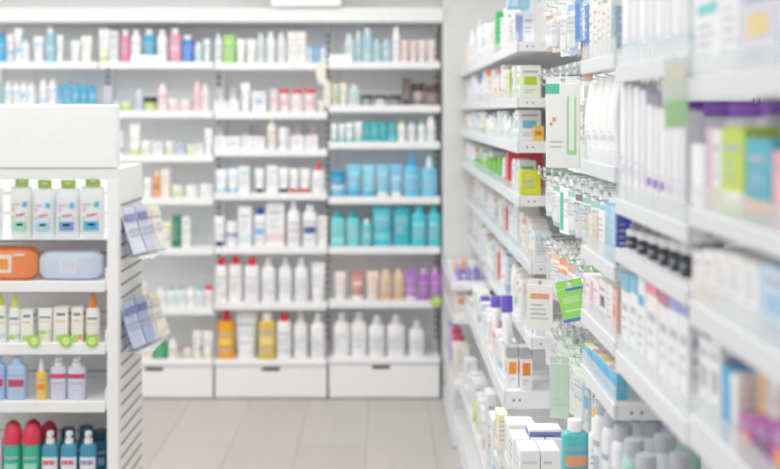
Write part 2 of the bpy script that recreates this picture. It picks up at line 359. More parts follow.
BACK = {
 'A0': [('bottle',-4,5,32,'48aede','3a9fd0','8fd0ee'),('tube',7,14,34,W,'d8e6ee','8cc8e2'),('tube',15,22,28,W,'f4f4f4','62b8e0',6),('bottle',22,29,39,'eff1f1','a8d4e6','cfe4ec'),('tube',34,44,36,W,'f4f4f4','62bce0',0),
        ('bottle',46,55,28,'8fc6d8','eef2f3','b6dbe6'),('tube',57,63,35,W,'f3f3f3','b9d8e4'),('tube',71,80,40,W,'f3f1ee','e8e2da'),('tube',81,92,36,'f6ece6','f4ede8','f0c8ae')],
 'A1': [('bottle',-6,3,84,'9cc4cc','7fb8c6','c8dde2'),('bottle',5,12,82,'eceff0','e4eaec','8cc6dc'),('bottle',13,20,82,'e9edee','dfe9ec','7cc4de'),('bottle',20.5,27,82,'eceff0','e4eaec','8cc6dc'),('bottle',27.5,35,83,'eef0f1','e4eaec','9ccde0'),
        ('bottle',40,47,80,W,'f2f2f2','9fd0e2'),('bottle',49,56,80,W,'f2f2f2','7cc0dc'),('bottle',57.5,63,84,'50b4da','3fa4cc','a8d8ea'),('bottle',64,71,82,'44acd4','4fb2da','8accdf'),('bottle',72.5,80,83,'4ab0d6','3fa4cc','8accdf'),('bottle',80.5,88,84,'48aed4','4fb2da','8accdf'),('bottle',88.5,96,84,'3aa6d0','3a9fd0','8accdf')],
 'B0': [('tube',99,109,28,W,'d4e29a','dfe6c8'),('carton',110,119,31,'e2e3e6',None,'d2d4d8'),('bottle',121,130,30,'e388a8','f3f1f2','f0b4c8'),('bottle',131.5,141,30,W,'f4f4f4','e4e8ea'),('bottle',143,156,29,'4aa9cc','f1f3f4','86cade'),('bottle',157.5,167,30,W,'f4f4f4','e4e6ea'),
        ('bottle',170,181,28,'e99ab6','f4f2f2','f2c2d2'),('bottle',182,194,35,'3f7fd6','f1f2f4','6fa6e6'),('bottle',195,202,42,'d3e8ea','e8f0f0','a8d6dc'),('tube',204,210,39,'eef2f6','e8eef4','78b8e0')],
 'B1': [('carton',104,113,86,'c2c6ce',None,'b0b4be'),('jar',113.5,119.5,101,'cfe2e0','dfe8e8','b8d2d2'),('jar',121,132,102,'c4d97e','dfe6c0','e6edc8'),('bottle',136,142,89,'d2d6e8','e4e6ee','b6bcd8'),('jar',144,157,97,'c2d880','3c4046','e4ebc8'),('bottle',158.5,167,84,'efdfe3','f4eff0','d898ac'),
        ('jar',168,179,99,'f0dfe3','f0e8ea','e0b0bc'),('jar',180.5,192,100,'f0e4e6','eee8ea','e2b8c0'),('bottle',194,201,82,'eec6ce','f2d4da','e2a6b4'),('bottle',202,208.5,85,'f2e4e6','f4ecec','e6b8c0')],
 'B2': [('carton',117,123,132,'e8e9ee',None,'a8acc0'),('tube',130,140,123,'f6f6f6','c8dc88','e8eed8'),('jar',142,152,141,'eef0e8','f2f2ee','c8dc88',1),('carton',153.5,163.5,142,'e8eaec',None,'d0d4da'),('jar',165,175,142,'eef1e6','f0f0ea','c2da80',1),('carton',178,185,143,'c4cfe0',None,'7f92bc'),('jar',186,195,146,'e6efc6','eef0e4','b8d670',1),('carton',195.5,204,144,'e6e8ea',None,'b6bcc8'),('tube',205,212,129,'f4f4f5','f0f0f0','dfe2e6')],
 'B3': [('tube',144,151,178,W,'f0f0ee','d4dce0'),('bottle',153,161,172,'e8a064','f2dcc8','d98040'),('carton',161.5,170,170,'f0e6de',None,'e2d2c4'),('jar',172,183,186,'e4ecc4','eef0e4','bcd878',1),('jar',186,198,186,'f1f1ef','efefed','dfe2dc'),('jar',200,213,185,'f1f1f0','efefed','e0e2e0')],
 'B4': [('tube',152,162,222,'eef1e8','f0f0ee','c6dc90',1),('tube',163,172,223,'f0f3e8','f2f2f0','c0da84',4),('carton',173,181,216,'3a8464',None,'5f9f84'),('carton',182,190.5,218,'eff1ee',None,'dde4dc')],
 'B5': [('carton',141,147,284,'efe0d6',None,'e2ccbc'),('bottle',156,165.5,290,W,'f2f2f2','dfe3e6'),('bottle',167,176,288,'eff3f2','62c8b8','cfe6e2'),('bottle',176.5,185,288,'eff3f2','6accbc','cfe6e2'),('bottle',186.5,195,289,W,'f2f2f2','dde3e4'),('bottle',196,203.5,288,'edf2f3','7ccad2','cfe2e6'),('round_bottle',204.5,213,287,'f3eeec','e4564c','e8d0cc')],
 'B6': [('carton',143,152.5,347,'efe6d6',None,'dfd2bc'),('carton',153.5,167.5,345,'3f9a64',None,'62b482'),('bottle',168.5,177,340,'f3efec','f4f2f0','d8cfc8'),('jar',184,192,350,'f0e4d2','efe8de','d8c8ac'),('tube',193,202,332,'f2f1ef','ece4d8','d8d2c8'),('tube',203,212.5,332,'f2f1ef','ece4d8','d8d2c8')],
 'C0': [('bottle',215,222,34,'e6e9ea','eef0f0','c8d4d4'),('carton',224,235,35,'a4d878','b4e08a','c4e8a4'),('tube',237,245,39,W,'f0f0ee','e2e6e2'),('tube',246.5,256,39,'eff1ee','f0f0ee','dde4dc'),('bottle',257,265,33,'d9dce0','e6e8ea','c6cad0'),('bottle',266.5,275,32,'e6eaee','eef0f2','bccad6'),('bottle',277,286,33,'e2e2e2','ececec','cfcfcf'),
        ('carton',288,297,32,'f1f0ee',None,'e4e0da'),('carton',297.5,306,32,'f1f0ee',None,'e4dcd4'),('bottle',306.5,312,45,'dceaf4','8ec8e8','a4d2ea'),('bottle',313,319,45,'7cc0e4','4aa4da','c0e0f0'),('bottle',320,326.5,45,'dceaf4','62b0de','a4cdea')],
 'C1': [('jar',217,225,88,'eeeeef','e4e5e8','d8dadf',3,1),('carton',215,226.5,101,W,None,'e2e4e8'),('jar',229,240,88,'ececee','d0d2d8','d8dadf',3,1),('carton',227.5,239.5,101,W,None,'e2e4e8'),('tube',241,250,83,'f1f2f3','efefef','dcdfe4'),('carton',253,266,92,'f0f3f5',None,'a8c4d2',2),('carton',271,277,90,'f4e2e4',None,'eeb8be'),
        ('round_bottle',279,290,89,'f3e8e9','e25a60','eeb0b6'),('round_bottle',291.5,303,89,'f3e8e9','e25a60','eeb0b6'),('round_bottle',304.5,316,89,'f3e8e9','e25a60','eeb0b6'),('tube',318,325,101,'efece4','e4dccc','d8ccb8')],
 'C2': [('jar',217,225,126,'efefef','dedfe2','d8dadf',3,1),('carton',215,227,137,W,None,'e8e2e0'),('carton',227.6,240,137,W,None,'e8e4e0'),('jar',243,252,126,'e8e8ea','c8cacf','d8dadf',3,1),('carton',241,253,137,W,None,'e6e2e0'),('carton',253.6,265.5,137,W,None,'ece6e2'),('bottle',267.5,276,120,'ece8da','eeece6','d4cbb0'),('jar',278,289.5,128,'eeeef0','efeff1','dcdee4'),
        ('jar',293,303,126,'eee4e6','e2d4d8','d8c4ca',3,1),('carton',291,304,136,'f3f0f0',None,'eed8d8'),('jar',307,317,126,'eee4e6','e2d4d8','d8c4ca',3,1),('carton',305.5,318,136,'f3f0f0',None,'eed8d8')],
 'C3': [('tube',216,227,170,'eef3f6','b4d8ea','b0d6e8'),('tube',228,238,169,'eef3f6','a4d0e6','b0d6e8'),('carton',239,249.5,167,'f1f2f4',None,'bcd2de'),('tube',255,264,169,'f1f1f3','3c4668','dcdee4'),('carton',267,278,166,'f1f2f2',None,'d8e0e4'),('tube',279,288.5,168,'f1f1f3','3c4660','dcdee4'),('tube',289.5,298.5,169,'f3efee','e0484a','e2dcd8'),('tube',300,310,169,'f3efee','e0484a','e2dcd8'),('spray',312,325,161,'f3f2f2','e2464a','e8d8d8')],
 'C4': [('tube',215,224,217,'f2f2f4','3a3f88','d8dae6'),('jar',226,238,223,'f1f1f4','eeeef2','3a3f8c',4),('carton',239,252,208,'f2f2f3',None,'d8e6ec'),('bottle',254,266,209,'f0f2f6','3248b0','8cbade'),('carton',267,285,204,'f3f2f2',None,'e8d4d4'),('pump',287.5,300,202,'f2f2f3','f4f4f4','e2d8d8'),('bottle',303,317,206,'f2f2f4','f3f3f3','56689a',2),('carton',318.5,327,217,'f2ecea',None,'e2a094',3)],
 'C5': [('bottle',216,227,259,'f3f1f1','e0323e','e2dcdc'),('bottle',229,242,258,'f3f1f1','e0323e','e2dcdc'),('bottle',245,259,259,'f2f1f2','e23a44','dcdce2'),('pump',262,275.5,259,W,'f2f2f2','dcdee4',3),('pump',279,292,259,W,'f2f2f2','b8d4e6',3),('pump',295,308,259,W,'f2f2f2','b8d4e6',3),('tube',311.5,325,264,'f2f2f2','f0f0ef','e2e3e6')],
 'C6': [('pump',218,234.5,312,'ecaa2e','d42a3a','f4d070',2),('tube',236,257,315,'f1f2f4','eeeef0','dde0e6'),('bottle',259,275.5,314,'dfbe58','eeeae2','eeda98',2),('bottle',277,291.5,315,'f2f2f3','e23048','dcdfe6'),('pump',294,307.5,315,'f2f2f3','f2f2f2','e0e2e8',3),('pump',311,325,315,'f2f2f3','f2f2f2','e0e2e8',3)],
 'D0': [('bottle',345,354,34,'cfe2e4','e0eaea','b4d2d6'),('bottle',355,362,32,'b6d2da','e4eced','9cc4ce'),('bottle',363,372,28,'a8d0da','dfeaec','c2dfe4'),('bottle',373,380.5,38,'b4d6de','c2dde2','cfe4e8'),('bottle',382,390.5,39,'aed2da','c2dde2','cfe4e8'),('bottle',392.5,400,27,'f2f1f1','f8f8f8','e8dedc'),('tube',401,408,40,'eed8d2','f0e2de','e2c2ba'),('tube',409.5,417,40,'eedad4','f0e2de','e2c2ba'),('tube',418.5,426,40,'f0ddd8','f0e2de','e4c6be'),('tube',427.5,435,40,'f0e4e0','f0e6e2','e6d0ca')],
 'D1': [('tube',332,338,84,'dbe6c0','e6ecd8','c2d498'),('tube',339.5,347,83,'eae8d2','eceadc','d8d4ac'),('bottle',349,359.5,85,'c6dcdc','dfe8e8','a8cccc'),('jar',361,373,95,'9aa2a6','3c4044','c8ccd0'),('jar',374.5,387,95,'dfe2e4','4a4c50','a0a4a8'),('jar',388.5,401,95,'8a888e','44424a','a8a6ac'),('carton',402.5,411,79,'5c4c4a','4e403e','846e6a'),('jar',412,424,83,'c2b4ae','5a4a48','7c6a66'),('jar',426,439.5,84,'8c7672','5c4744','b4a09a')],
 'D2': [('tube',331,337,124,'eef4f4','6cc6ce','a0d8de'),('tube',338.5,345,124,'eef4f4','6cc6ce','a0d8de'),('tube',346,353,123,'eef4f4','7cccd4','4cbcc4'),('tube',354.5,362,122,'f0f4f4','7cccd4','a0d8de'),('carton',363,370.5,123,'2cb0ba','169aa6','7cd0d6'),('carton',371,378.5,123,'36b4bc','169aa6','9cdce0'),('carton',379.2,387,123,'2cb0ba','169aa6','7cd0d6'),('carton',387.8,396,123,'30b2bc','169aa6','7cd0d6'),
        ('bottle',398,405.5,121,'f2f3f0','b4d86a','dfe4da'),('bottle',408,415.5,122,'f1f0f3','ccbce0','dcd8e4'),('bottle',418,425,122,'eff3f3','9adcd8','d2e4e4'),('bottle',427,435,117,'f2f2f2','f2f2f2','e0e2e2')],
 'D3': [('jar',331,345.5,185,'6cc0e0','dcecf2','a4d8ec'),('tube',347,361,165,'7ecce8','4cb4dc','aee0f0'),('tube',362.5,375,165,'98d8ea','5cbce0','54c4d8',5),('tube',376.5,389,165,'82cce8','e8f0f4','b4e0f0'),('tube',390.5,402.5,165,'7cc8e8','e8f0f4','b4e0f0'),('spray',404.5,419.5,153,'6cc4e6','3aa8dc','a4dcf0'),('spray',421.5,437,156,'7cccea','d8ecf4','b0e2f2')],
 'D4': [('bottle',331,345,213,'72d4d8','2ca6b4','a8e4e6'),('bottle',346.5,360,213,'72d4d8','2ca6b4','a8e4e6'),('bottle',362,371.5,220,'5cc8d2','d8f0f2','9ce0e6'),('pouch',372.5,391.5,207,'4cc4d6','3cbcd0','9ce2ea'),('pouch',393,411,207,'36bccc','2cb0c4','8cdae4'),('bottle',412,426,207,'4cc8d8','48c0d2','9ce4ec'),('bottle',428,440,207,'54cad8','48c0d2','9ce4ec')],
 'D5': [('tube',335,346,273,'f2e8e6','efefee','e8cfcc'),('tube',351,364,272,'c88a76','f0ece8','ecd4c8',2),('tube',367,378.5,272,'f2dccc','f0e6dc','ecc8b0'),('bottle',380,392,271,'e6c6a4','ecd8c0','d8b088'),('bottle',393.5,404.5,271,'e6c6a4','ecd8c0','d8b088'),('tube',405.5,417,271,'b474c8','ece4f0','cfa4dc'),('bottle',418.5,429,270,'b468c8','d8b8e4','cfa0de'),('bottle',430.5,440,270,'c078d2','dcb8e6','d4a8e0')],
 'D6': [('pump',334,350,315,'f2f2f3','f3f3f3','e6d0d4',3),('pump',351,367,315,'f2f2f3','f3f3f3','e6d0d4',3),('pump',369,385,318,'f2f2f3','f3f3f3','eccfd2',3),('pump',387,405,318,'f2f2f3','f3f3f3','eccfd2',3),('pump',409,424.5,324,'f2f2f3','f3f3f3','d8dae2',3)],
}
BAYW = {'A': 'far left back unit', 'B': 'left back unit', 'C': 'middle back unit', 'D': 'right back unit'}
ROWW = ['top shelf', 'second shelf', 'third shelf', 'fourth shelf', 'fifth shelf', 'sixth shelf', 'drawer top']
SY = F/6.46
for key, items in BACK.items():
    bay, r = key[0], int(key[1]); py = (list(RAILS[bay])+[BASEY[bay]])[r]
    z = bz(py); n = 0
    for it in items:
        kind, x0, x1, yt, body, cap, acc = it[:7]; style = it[7] if len(it) > 7 else (int(x0*3+r) % 4); behind = len(it) > 8
        n += 1; w = (x1-x0)/SY*1.0
        d = {'carton': min(.11, w*.8), 'bottle': w*.66, 'round_bottle': w, 'spray': w*.6, 'pump': w*.72, 'tube': w*.6, 'jar': w, 'pouch': w*.5}[kind]; d = max(.018, min(d, .12))
        yy = YF+.012+d/2 + (.13 if behind else 0) + .012*((n*7) % 3)
        h = (py-yt)/(F/yy) 
        where = '%s %s from left, %s, %s' % (nth(n), 'item', ROWW[r], BAYW[bay])
        spawn(kind, w, d, h, body, cap, acc, style, ((((x0+x1)/2)-VX)*yy/F, yy, z+.0005), (rnd.random()-.5)*.08, describe(kind, body, cap, acc)+', '+where, WORD[kind][0].replace('_', ' ')+'s on the '+ROWW[r]+' of the '+BAYW[bay])
# second storey jar on the first of the blue row
spawn('jar', .085, .085, 13/SY, '3aa8d2', '2c9cc8', 'a4d8ec', 3, ((338.2-VX)*6.43/F, 6.4245, bz(197)+12/SY+.0012), 0, 'blue jar stacked on another jar, fourth shelf, right back unit', 'jars on the fourth shelf of the right back unit')
# white shelf cards and round tags
def flat_card(name, x0, x1, y0, y1, Y, c, label, cat, group=None, bevel=.0006):
    s = F/Y; mb = MB(); mb.box(-(x1-x0)/2/s, (x1-x0)/2/s, -.0015, .0015, 0, (y1-y0)/s, mat(c, .4), bev=bevel)
    mb.box(-(x1-x0)/2/s*.8, (x1-x0)/2/s*.8, -.006, .008, -.002, .001, mat(c, .4))
    o = mb.obj(name, None, False); o.location = (((x0+x1)/2-VX)/s, Y, CAMZ-(y1-VY)/s); return tag(o, label, cat, group)
flat_card('shelf_card', 131, 165, 55, 61.7, 6.374, 'fafafa', 'white shelf card before the blue bottle on left back unit', 'sign')
flat_card('shelf_card', 329, 352, 54.5, 61.7, 6.374, 'fafafa', 'white shelf card at left end of right back unit top shelf', 'sign')
def round_tag(px, py, r, Y, c, label, group):
    s = F/Y; mb = MB(); k = [(r/s*math.cos(2*PI*i/20), r/s*math.sin(2*PI*i/20)) for i in range(20)]
    mb.loft([[(x, y, z) for x, z in k] for y in (.0012, -.0012)], mat(c, .4))
    mb.loft([[(x*.62, y, z*.62) for x, z in k] for y in (-.0013, -.0016)], mat('d4ea9c', .4))
    o = mb.obj('price_tag', None, False); o.location = ((px-VX)/s, Y, CAMZ-(py-VY)/s); tag(o, label, 'tag', group)
round_tag(436, 301, 5.5, 6.36, 'a6d24a', 'round lime green tag under the purple bottles, back wall', None)
# paper strip hanging from the second post
mb = MB(); mb.loft([[(x+math.sin(z*30)*.012, y, z) for x, y in ((-.025, -.002), (.03, -.004), (.03, 0), (-.025, 0))] for z in (0, -.03, -.07, -.1, -.13)], mat('ece6da', .7)); mb.box(.01, .05, -.003, 0, -.26, -.12, mat('e6dfd2', .7))
o = mb.obj('paper_flag', None, False); o.location = (bx(322), 6.3655, bz(62)); tag(o, 'crumpled cream paper flag hanging between two back units', 'paper')

# ------------------------------------------------------------------ left gondola end
YG = 4.0; SG = F/YG
def gx(px): return (px-VX)/SG
def gz(py): return CAMZ-(py-VY)/SG
t = thing('display_gondola', (gx(118), YG, 0), 'white display stand at left with slatted side and header box', 'display stand')
ox = gx(118)
def G(x): return x-ox
xl = gx(-70)
mb = MB(); mb.box(G(xl), 0, 0, .035, gz(179), gz(168.5), WHITE, bev=.002); mb.box(G(gx(107)), 0, 0, .035, 0, gz(179), WHITE, bev=.002); mb.box(G(xl), G(xl)+.04, 0, .035, 0, gz(179), WHITE); mb.obj('front_frame', t, False)
mb = MB(); mb.box(G(xl), G(gx(117)), -.01, .05, gz(168), gz(105), mat('f3f4f5', .35), bev=.004); mb.obj('header_box', t, False)
mb = MB(); mb.box(-.018, 0, .035, .40, 0, gz(168.5), mat('f6f5f4', .5))
z = gz(205); k = 0
while z > .08: mb.box(.0, .0012, .045, .388, z-.009, z, mat('98948f', .7)); z -= .0497
mb.obj('slatted_side', t, False)
mb = MB(); mb.box(G(xl), -.018, .385, .40, 0, gz(168.5), mat('e8e8e8', .6))
z = gz(200)
while z > .1: mb.box(G(xl), -.02, .3835, .385, z-.006, z, mat('a9a7a6', .7)); z -= .08
mb.obj('back_panel', t, False)
LROW = [(240, .008), (282, .038), (344, .040), (402, .040), (492, .045)]
for i, (py, th) in enumerate(LROW):
    mb = MB(); z = gz(py); mb.box(G(xl)+.02, G(gx(104)), .012, .38, z-.02 if th > .01 else z-.006, z, SHELF); s = mb.obj('shelf', t, False)
    if th > .01:
        mb = MB(); mb.box(G(xl)+.02, G(gx(104.5)), .004, .012, z-th, z+.001, RAILB, bev=.0015); mb.obj('price_rail', s, False)
        mb = MB(); mb.box(G(gx(104.5)), G(gx(106.5)), .01, .2, z-.03, z+.05, PANEL); mb.obj('bracket', s, False)
    else:
        mb = MB(); mb.box(G(xl)+.02, G(gx(105)), .004, .012, z-.008, z, mat('77787a', .4)); mb.obj('price_rail', s, False)
LEFT = [
 [('headerpack',-15,3,180,'eef1f2','b9d66c','cfe4ea',6),('headerpack',11,33,178,'eef0ee','bcd870','9fd8c8',6),('headerpack',33.6,56,180,'ecf1f4','bcd870','a8d4ea',6),('headerpack',56.6,80.4,180,'ecf1f5','bcd870','7c9fd8',6),('headerpack',81,105,178,'eef2f4','bcd870','58b4d8',6)],
 [('wipes',-28,40,246,'f2915a','f6e2d2','f0a050'),('wipes',40,104,250,'cddcec','d8e6f2','dcd8ea')],
 [('spray',-7,7,290,'eef2ea','cfd84e','c8dcea',7),('spray',9,21,293,'f0f3f0','d8e070','a4d8e6',7),('carton',23,35,309,'f2f1ec','f2f1ec','e8e0b8',7),('tube',38,53,308,'f3f2ee','efeee8','dfe8b0',7),('carton',55.5,70,307,'f3f1ea','f3f1ea','eeb070',7),('carton',73,84.5,307,'f3f1ea','f3f1ea','ec9050',7),('spray',86,100,293,'f2f2ee','f08040','f0c0b0',7)],
 [('bottle',-11,6,356,'a9c8ea','b4cfee','c44a6c',2),('bottle',8,27,357,'b4cfee','bcd5f2','c44a6c',2),('spray',36,47,359,'f4cc62','f2f0e8','f09040',2),('pump',51,66.5,357,'d8dcf0','f3f3f4','d8506a',4),('pump',68,86,357,'d8dcf0','f3f3f4','d0486a',4)],
 [('pump',-12,3,424,'e6d4e4','b04a88','a85090',1),('dome_bottle',4,22,424,'3cb898','e0405a','9cdcc8',2),('dome_bottle',23,41,424,'3cb898','e0405a','9cdcc8',2),('pump',42,59,431,'4c9cbc','f6f8f8','d8506a',11),('pump',61,78,431,'4c9cbc','f6f8f8','d8506a',11),('pump',80,97,431,'4494b4','f6f8f8','8c84b8',11)],
]
LW = ['top shelf', 'second shelf', 'third shelf', 'fourth shelf', 'bottom shelf']
for r, items in enumerate(LEFT):
    py = LROW[r][0]; z = gz(py); y0 = YG+.02
    for n, it in enumerate(items, 1):
        kind, x0, x1, yt, body, cap, acc, *rest = it; style = rest[0] if rest else 0
        dep = {'wipes': .09, 'headerpack': .06, 'carton': .05}.get(kind, min(.09, (x1-x0)/SG*.66)); yy = y0+dep/2+.004; s = F/yy
        h = CAMZ-(yt-VY)/s-z
        spawn(kind, (x1-x0)/s*.98, dep if kind not in ('round_bottle', 'dome_bottle') else (x1-x0)/s, h, body, cap, acc, style, (((x0+x1)/2-VX)/s, yy, z+.0008), 0,
              describe(kind, body, cap, acc)+', %s from left, %s of left display stand' % (nth(n), LW[r]), WORD[kind][0].replace('_', ' ')+'s on the '+LW[r]+' of the left display', alpha=.9 if kind == 'headerpack' else 1)
# bottom shelf: a second row of dark teal bottles, and the back row of red caps
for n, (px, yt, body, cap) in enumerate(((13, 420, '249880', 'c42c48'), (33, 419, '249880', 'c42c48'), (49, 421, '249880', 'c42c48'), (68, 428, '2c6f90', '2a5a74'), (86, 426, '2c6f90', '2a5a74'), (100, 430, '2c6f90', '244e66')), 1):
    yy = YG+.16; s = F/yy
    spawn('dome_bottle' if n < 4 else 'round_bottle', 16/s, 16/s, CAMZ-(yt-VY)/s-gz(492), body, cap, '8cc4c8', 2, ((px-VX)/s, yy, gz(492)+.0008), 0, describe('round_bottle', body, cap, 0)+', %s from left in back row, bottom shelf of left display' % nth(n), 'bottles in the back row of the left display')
for i, px in enumerate((34, 66, 92)): round_tag(px, 341, 6.5, 3.999, 'a6d25c', 'round green tag on third shelf edge of left display, %s of three' % ('leftmost', 'middle', 'rightmost')[i], 'round green tags on the left display')
# leaflet racks on the slatted side
def leaflet_rack(ztop, label, tops, hh, word):
    x0 = ox+.002; t = thing('leaflet_rack', (x0, YG+.06, ztop), label, 'rack', 'wire leaflet racks')
    mb = MB(); z0 = -hh
    for yy in (0, .30): mb.tube([(0, yy, .0), (.02, yy, z0*.9), (.10, yy, z0), (.118, yy, z0+.05)], .002, CHROME)
    for z, x in ((z0*.9, .02), (z0, .10), (z0+.05, .118)): mb.tube([(x, 0, z), (x, .30, z)], .002, CHROME)
    mb.box(.015, .11, 0, .30, z0-.004, z0-.001, mat('eceded', .4)); mb.obj('wire_frame', t)
    n = len(tops)
    for i, c in enumerate(tops):
        yy = YG+.075+i*.27/n; lean = .33+.03*(i % 3)
        mb = MB(); w = .085; h = hh*.93
        fold = lambda s, z: (s, .004*math.sin(z*12))
        for sgn, col in ((0, c[0]), (1, c[1])):
            vs = []
            for k in range(6):
                z = h*k/5
                for u in (0, 1): vs.append((u*w, .003*sgn+.006*math.sin(z*14)+u*.004*sgn, z))
            mb.add(vs, [(2*k, 2*k+1, 2*k+3, 2*k+2) for k in range(5)], mat(col, .45))
        mb.box(w*.1, w*.9, -.0012, -.0006, h*.72, h*.86, mat(c[1], .5)); mb.box(w*.15, w*.7, -.0012, -.0006, h*.5, h*.54, mat(TXT[0])); mb.box(w*.15, w*.8, -.0012, -.0006, h*.4, h*.44, mat(TXT[1]))
        o = mb.obj('leaflet', None, False); so = o.modifiers.new('paper', 'SOLIDIFY'); so.thickness = .0009
        o.location = (x0+.048+.014*i, yy-.04, ztop-hh*.98+.012); o.rotation_euler = Matrix.Rotation(PI/2-.26+.08*(i % 2), 3, 'Z').to_euler(); o.rotation_euler[0] = -.30
        tag(o, '%s leaflet, %s from front, %s leaflet rack on display side' % (cname(c[0])+' and '+cname(c[1]), nth(i+1), word), 'leaflet', 'leaflets in the '+word+' rack')
leaflet_rack(CAMZ-(203-VY)/255, 'wire leaflet rack on the slatted side, upper one', [('d9dbea','8f93c4'),('e8e8f0','a0a2cc'),('c8cce2','8084b8'),('eadfd8','e8cfc4'),('eee6dc','dfe4cf')], .19, 'upper')
leaflet_rack(CAMZ-(293-VY)/255, 'wire leaflet rack on the slatted side, lower one', [('c6cbe6','8c92c8'),('d8dbee','8f97cc'),('b4bcdc','7c84bc'),('ece4e0','d8dcea'),('efe6da','e8d8c4')], .19, 'lower')

# ------------------------------------------------------------------ right gondola run
XB = .88
def R(px, X): return F*X/(px-VX)                        # depth of the point at lateral X seen at column px
def right_unit(Y0, Y1, shelves, label, xfull=XB, upright=True, riser=True, endname='far'):
    t = thing('gondola_unit', (xfull, Y0, 0), label, 'shelves', 'gondola units along the right of the aisle')
    L = Y1-Y0; zt = 2.45
    mb = MB(); mb.box(0, .02, 0, L, 0, zt, mat('f0f1f2', .6)); mb.obj('back_panel', t, False)
    if upright:
        for y in (.004, L-.03):
            mb = MB(); mb.box(-.03, 0, y, y+.026, 0, zt, PANEL); z = .2
            while z < zt-.05: mb.box(-.0315, -.03, y+.009, y+.017, z, z+.022, SLOT); z += .05
            mb.obj('upright', t, False)
    for h, th, X, *o in shelves:
        z = CAMZ-h; xx = X-xfull; y0, y1 = (o[0]-Y0, o[1]-Y0) if o else (.004, L-.004)
        mb = MB(); mb.box(xx+.006, -.031, y0, y1, z-.020, z, SHELF)
        s = mb.obj('shelf', t, False)
        mb = MB(); mb.box(xx-.002, xx+.006, y0, y1, z-th, z+.001, RAIL, bev=.001); 
        mb.obj('price_rail', s, False)
        mb = MB(); mb.box(xx+.006, -.03, y0-.0015, y0+.001, z-th*.95, z, SHELF)
        for q in (.03, .05): mb.box(xx+q, xx+q+.005, y0-.002, y0-.0015, z-th*.55, z-th*.4, SLOT)
        mb.obj('bracket', s, False)
        if riser and h != .262:
            mb = MB(); mb.box(xx+.001, xx+.004, y0, y1, z, z+.034, CLEAR); mb.obj('clear_riser', s, False)
    return t
S1 = [(-.238, .034, .455), (-.048, .034, .455), (.10, .04, .455), (.285, .036, .46), (.515, .036, .50), (.765, .04, .50), (.945, .062, .41), (1.36, .03, .385), (1.60, .085, .37)]
right_unit(3.66, 5.43, S1, 'white shelving unit of small boxes on right, before the pilaster end')
S1b = [(-.238, .034, .455), (-.048, .034, .455), (.10, .04, .455), (.285, .036, .46), (.515, .036, .50), (.72, .036, .50), (.86, .035, .345), (1.03, .035, .352), (1.36, .03, .352), (1.60, .085, .35)]
right_unit(5.435, 6.345, S1b, 'white shelving unit on right, farthest one, touching the pilaster')
S2 = [(1.08, .05, .385), (1.36, .03, .385), (1.60, .085, .37)]
right_unit(2.465, 3.655, S2, 'white hook wall unit on right, packs hanging on chrome hooks')
S3a = [(-.113, .028, .45), (.108, .030, .45), (.302, .028, .45), (.4456, .03, .45), (.57, .03, .45), (.86, .04, .45)]
right_unit(2.10, 2.46, S3a, 'narrow white shelving unit on right, next to the hook wall', riser=True)
S3b = [(-.087, .031, .45), (.168, .027, .45), (.262, .026, .45), (.46, .036, .45), (.86, .04, .45)]
right_unit(1.595, 2.095, S3b, 'white shelving unit on right holding black capped bottles')
S4 = [(-.049, .031, .45), (.140, .026, .45), (.276, .034, .45), (.442, .046, .45), (.7, .04, .45)]
right_unit(.75, 1.59, S4, 'nearest white shelving unit on right, at photo edge')

cnt = {}
def put(bay, shelf, kind, xc, yc, z, lx, ly, h, body, cap, acc, style, rz=-PI/2, extra='', **k):
    key = (bay, shelf, extra); cnt[key] = cnt.get(key, 0)+1
    lab = describe(kind, body, cap, acc)
    lab += ', %s from far end, %s%s, %s' % (nth(cnt[key]), extra, shelf, bay)
    if rz in (-PI/2,): w, d = ly, lx
    else: w, d = lx, ly
    return spawn(kind, w, d, h, body, cap, acc, style, (xc, yc, z+.0008), rz, lab, WORD[kind][0].replace('_', ' ')+'s on '+shelf+' of '+bay, **k)
PAL = [('f2f4f5', None, '6cc4d0'), ('f4f1f0', None, 'e87c6c'), ('e4eef4', None, '7cacdc'), ('f4ead8', None, 'f0b45c'), ('eef4e4', None, 'a8d468'), ('f3f3f4', None, 'c8d4e2'), ('f2f3f4', None, 'e2b8b8'), ('eff2f3', None, 'a8d4d8'), ('f3f3f2', None, 'b8c8b0'), ('f1f1f4', None, 'c0b8dc'), ('f4f3f2', None, 'ecc8a8'), ('f2f3f5', None, '9ab4d8'), ('f4f4f4', None, 'd8dade')]
def overlap(a, b, lst): return any(a < q and b > p for p, q in lst)
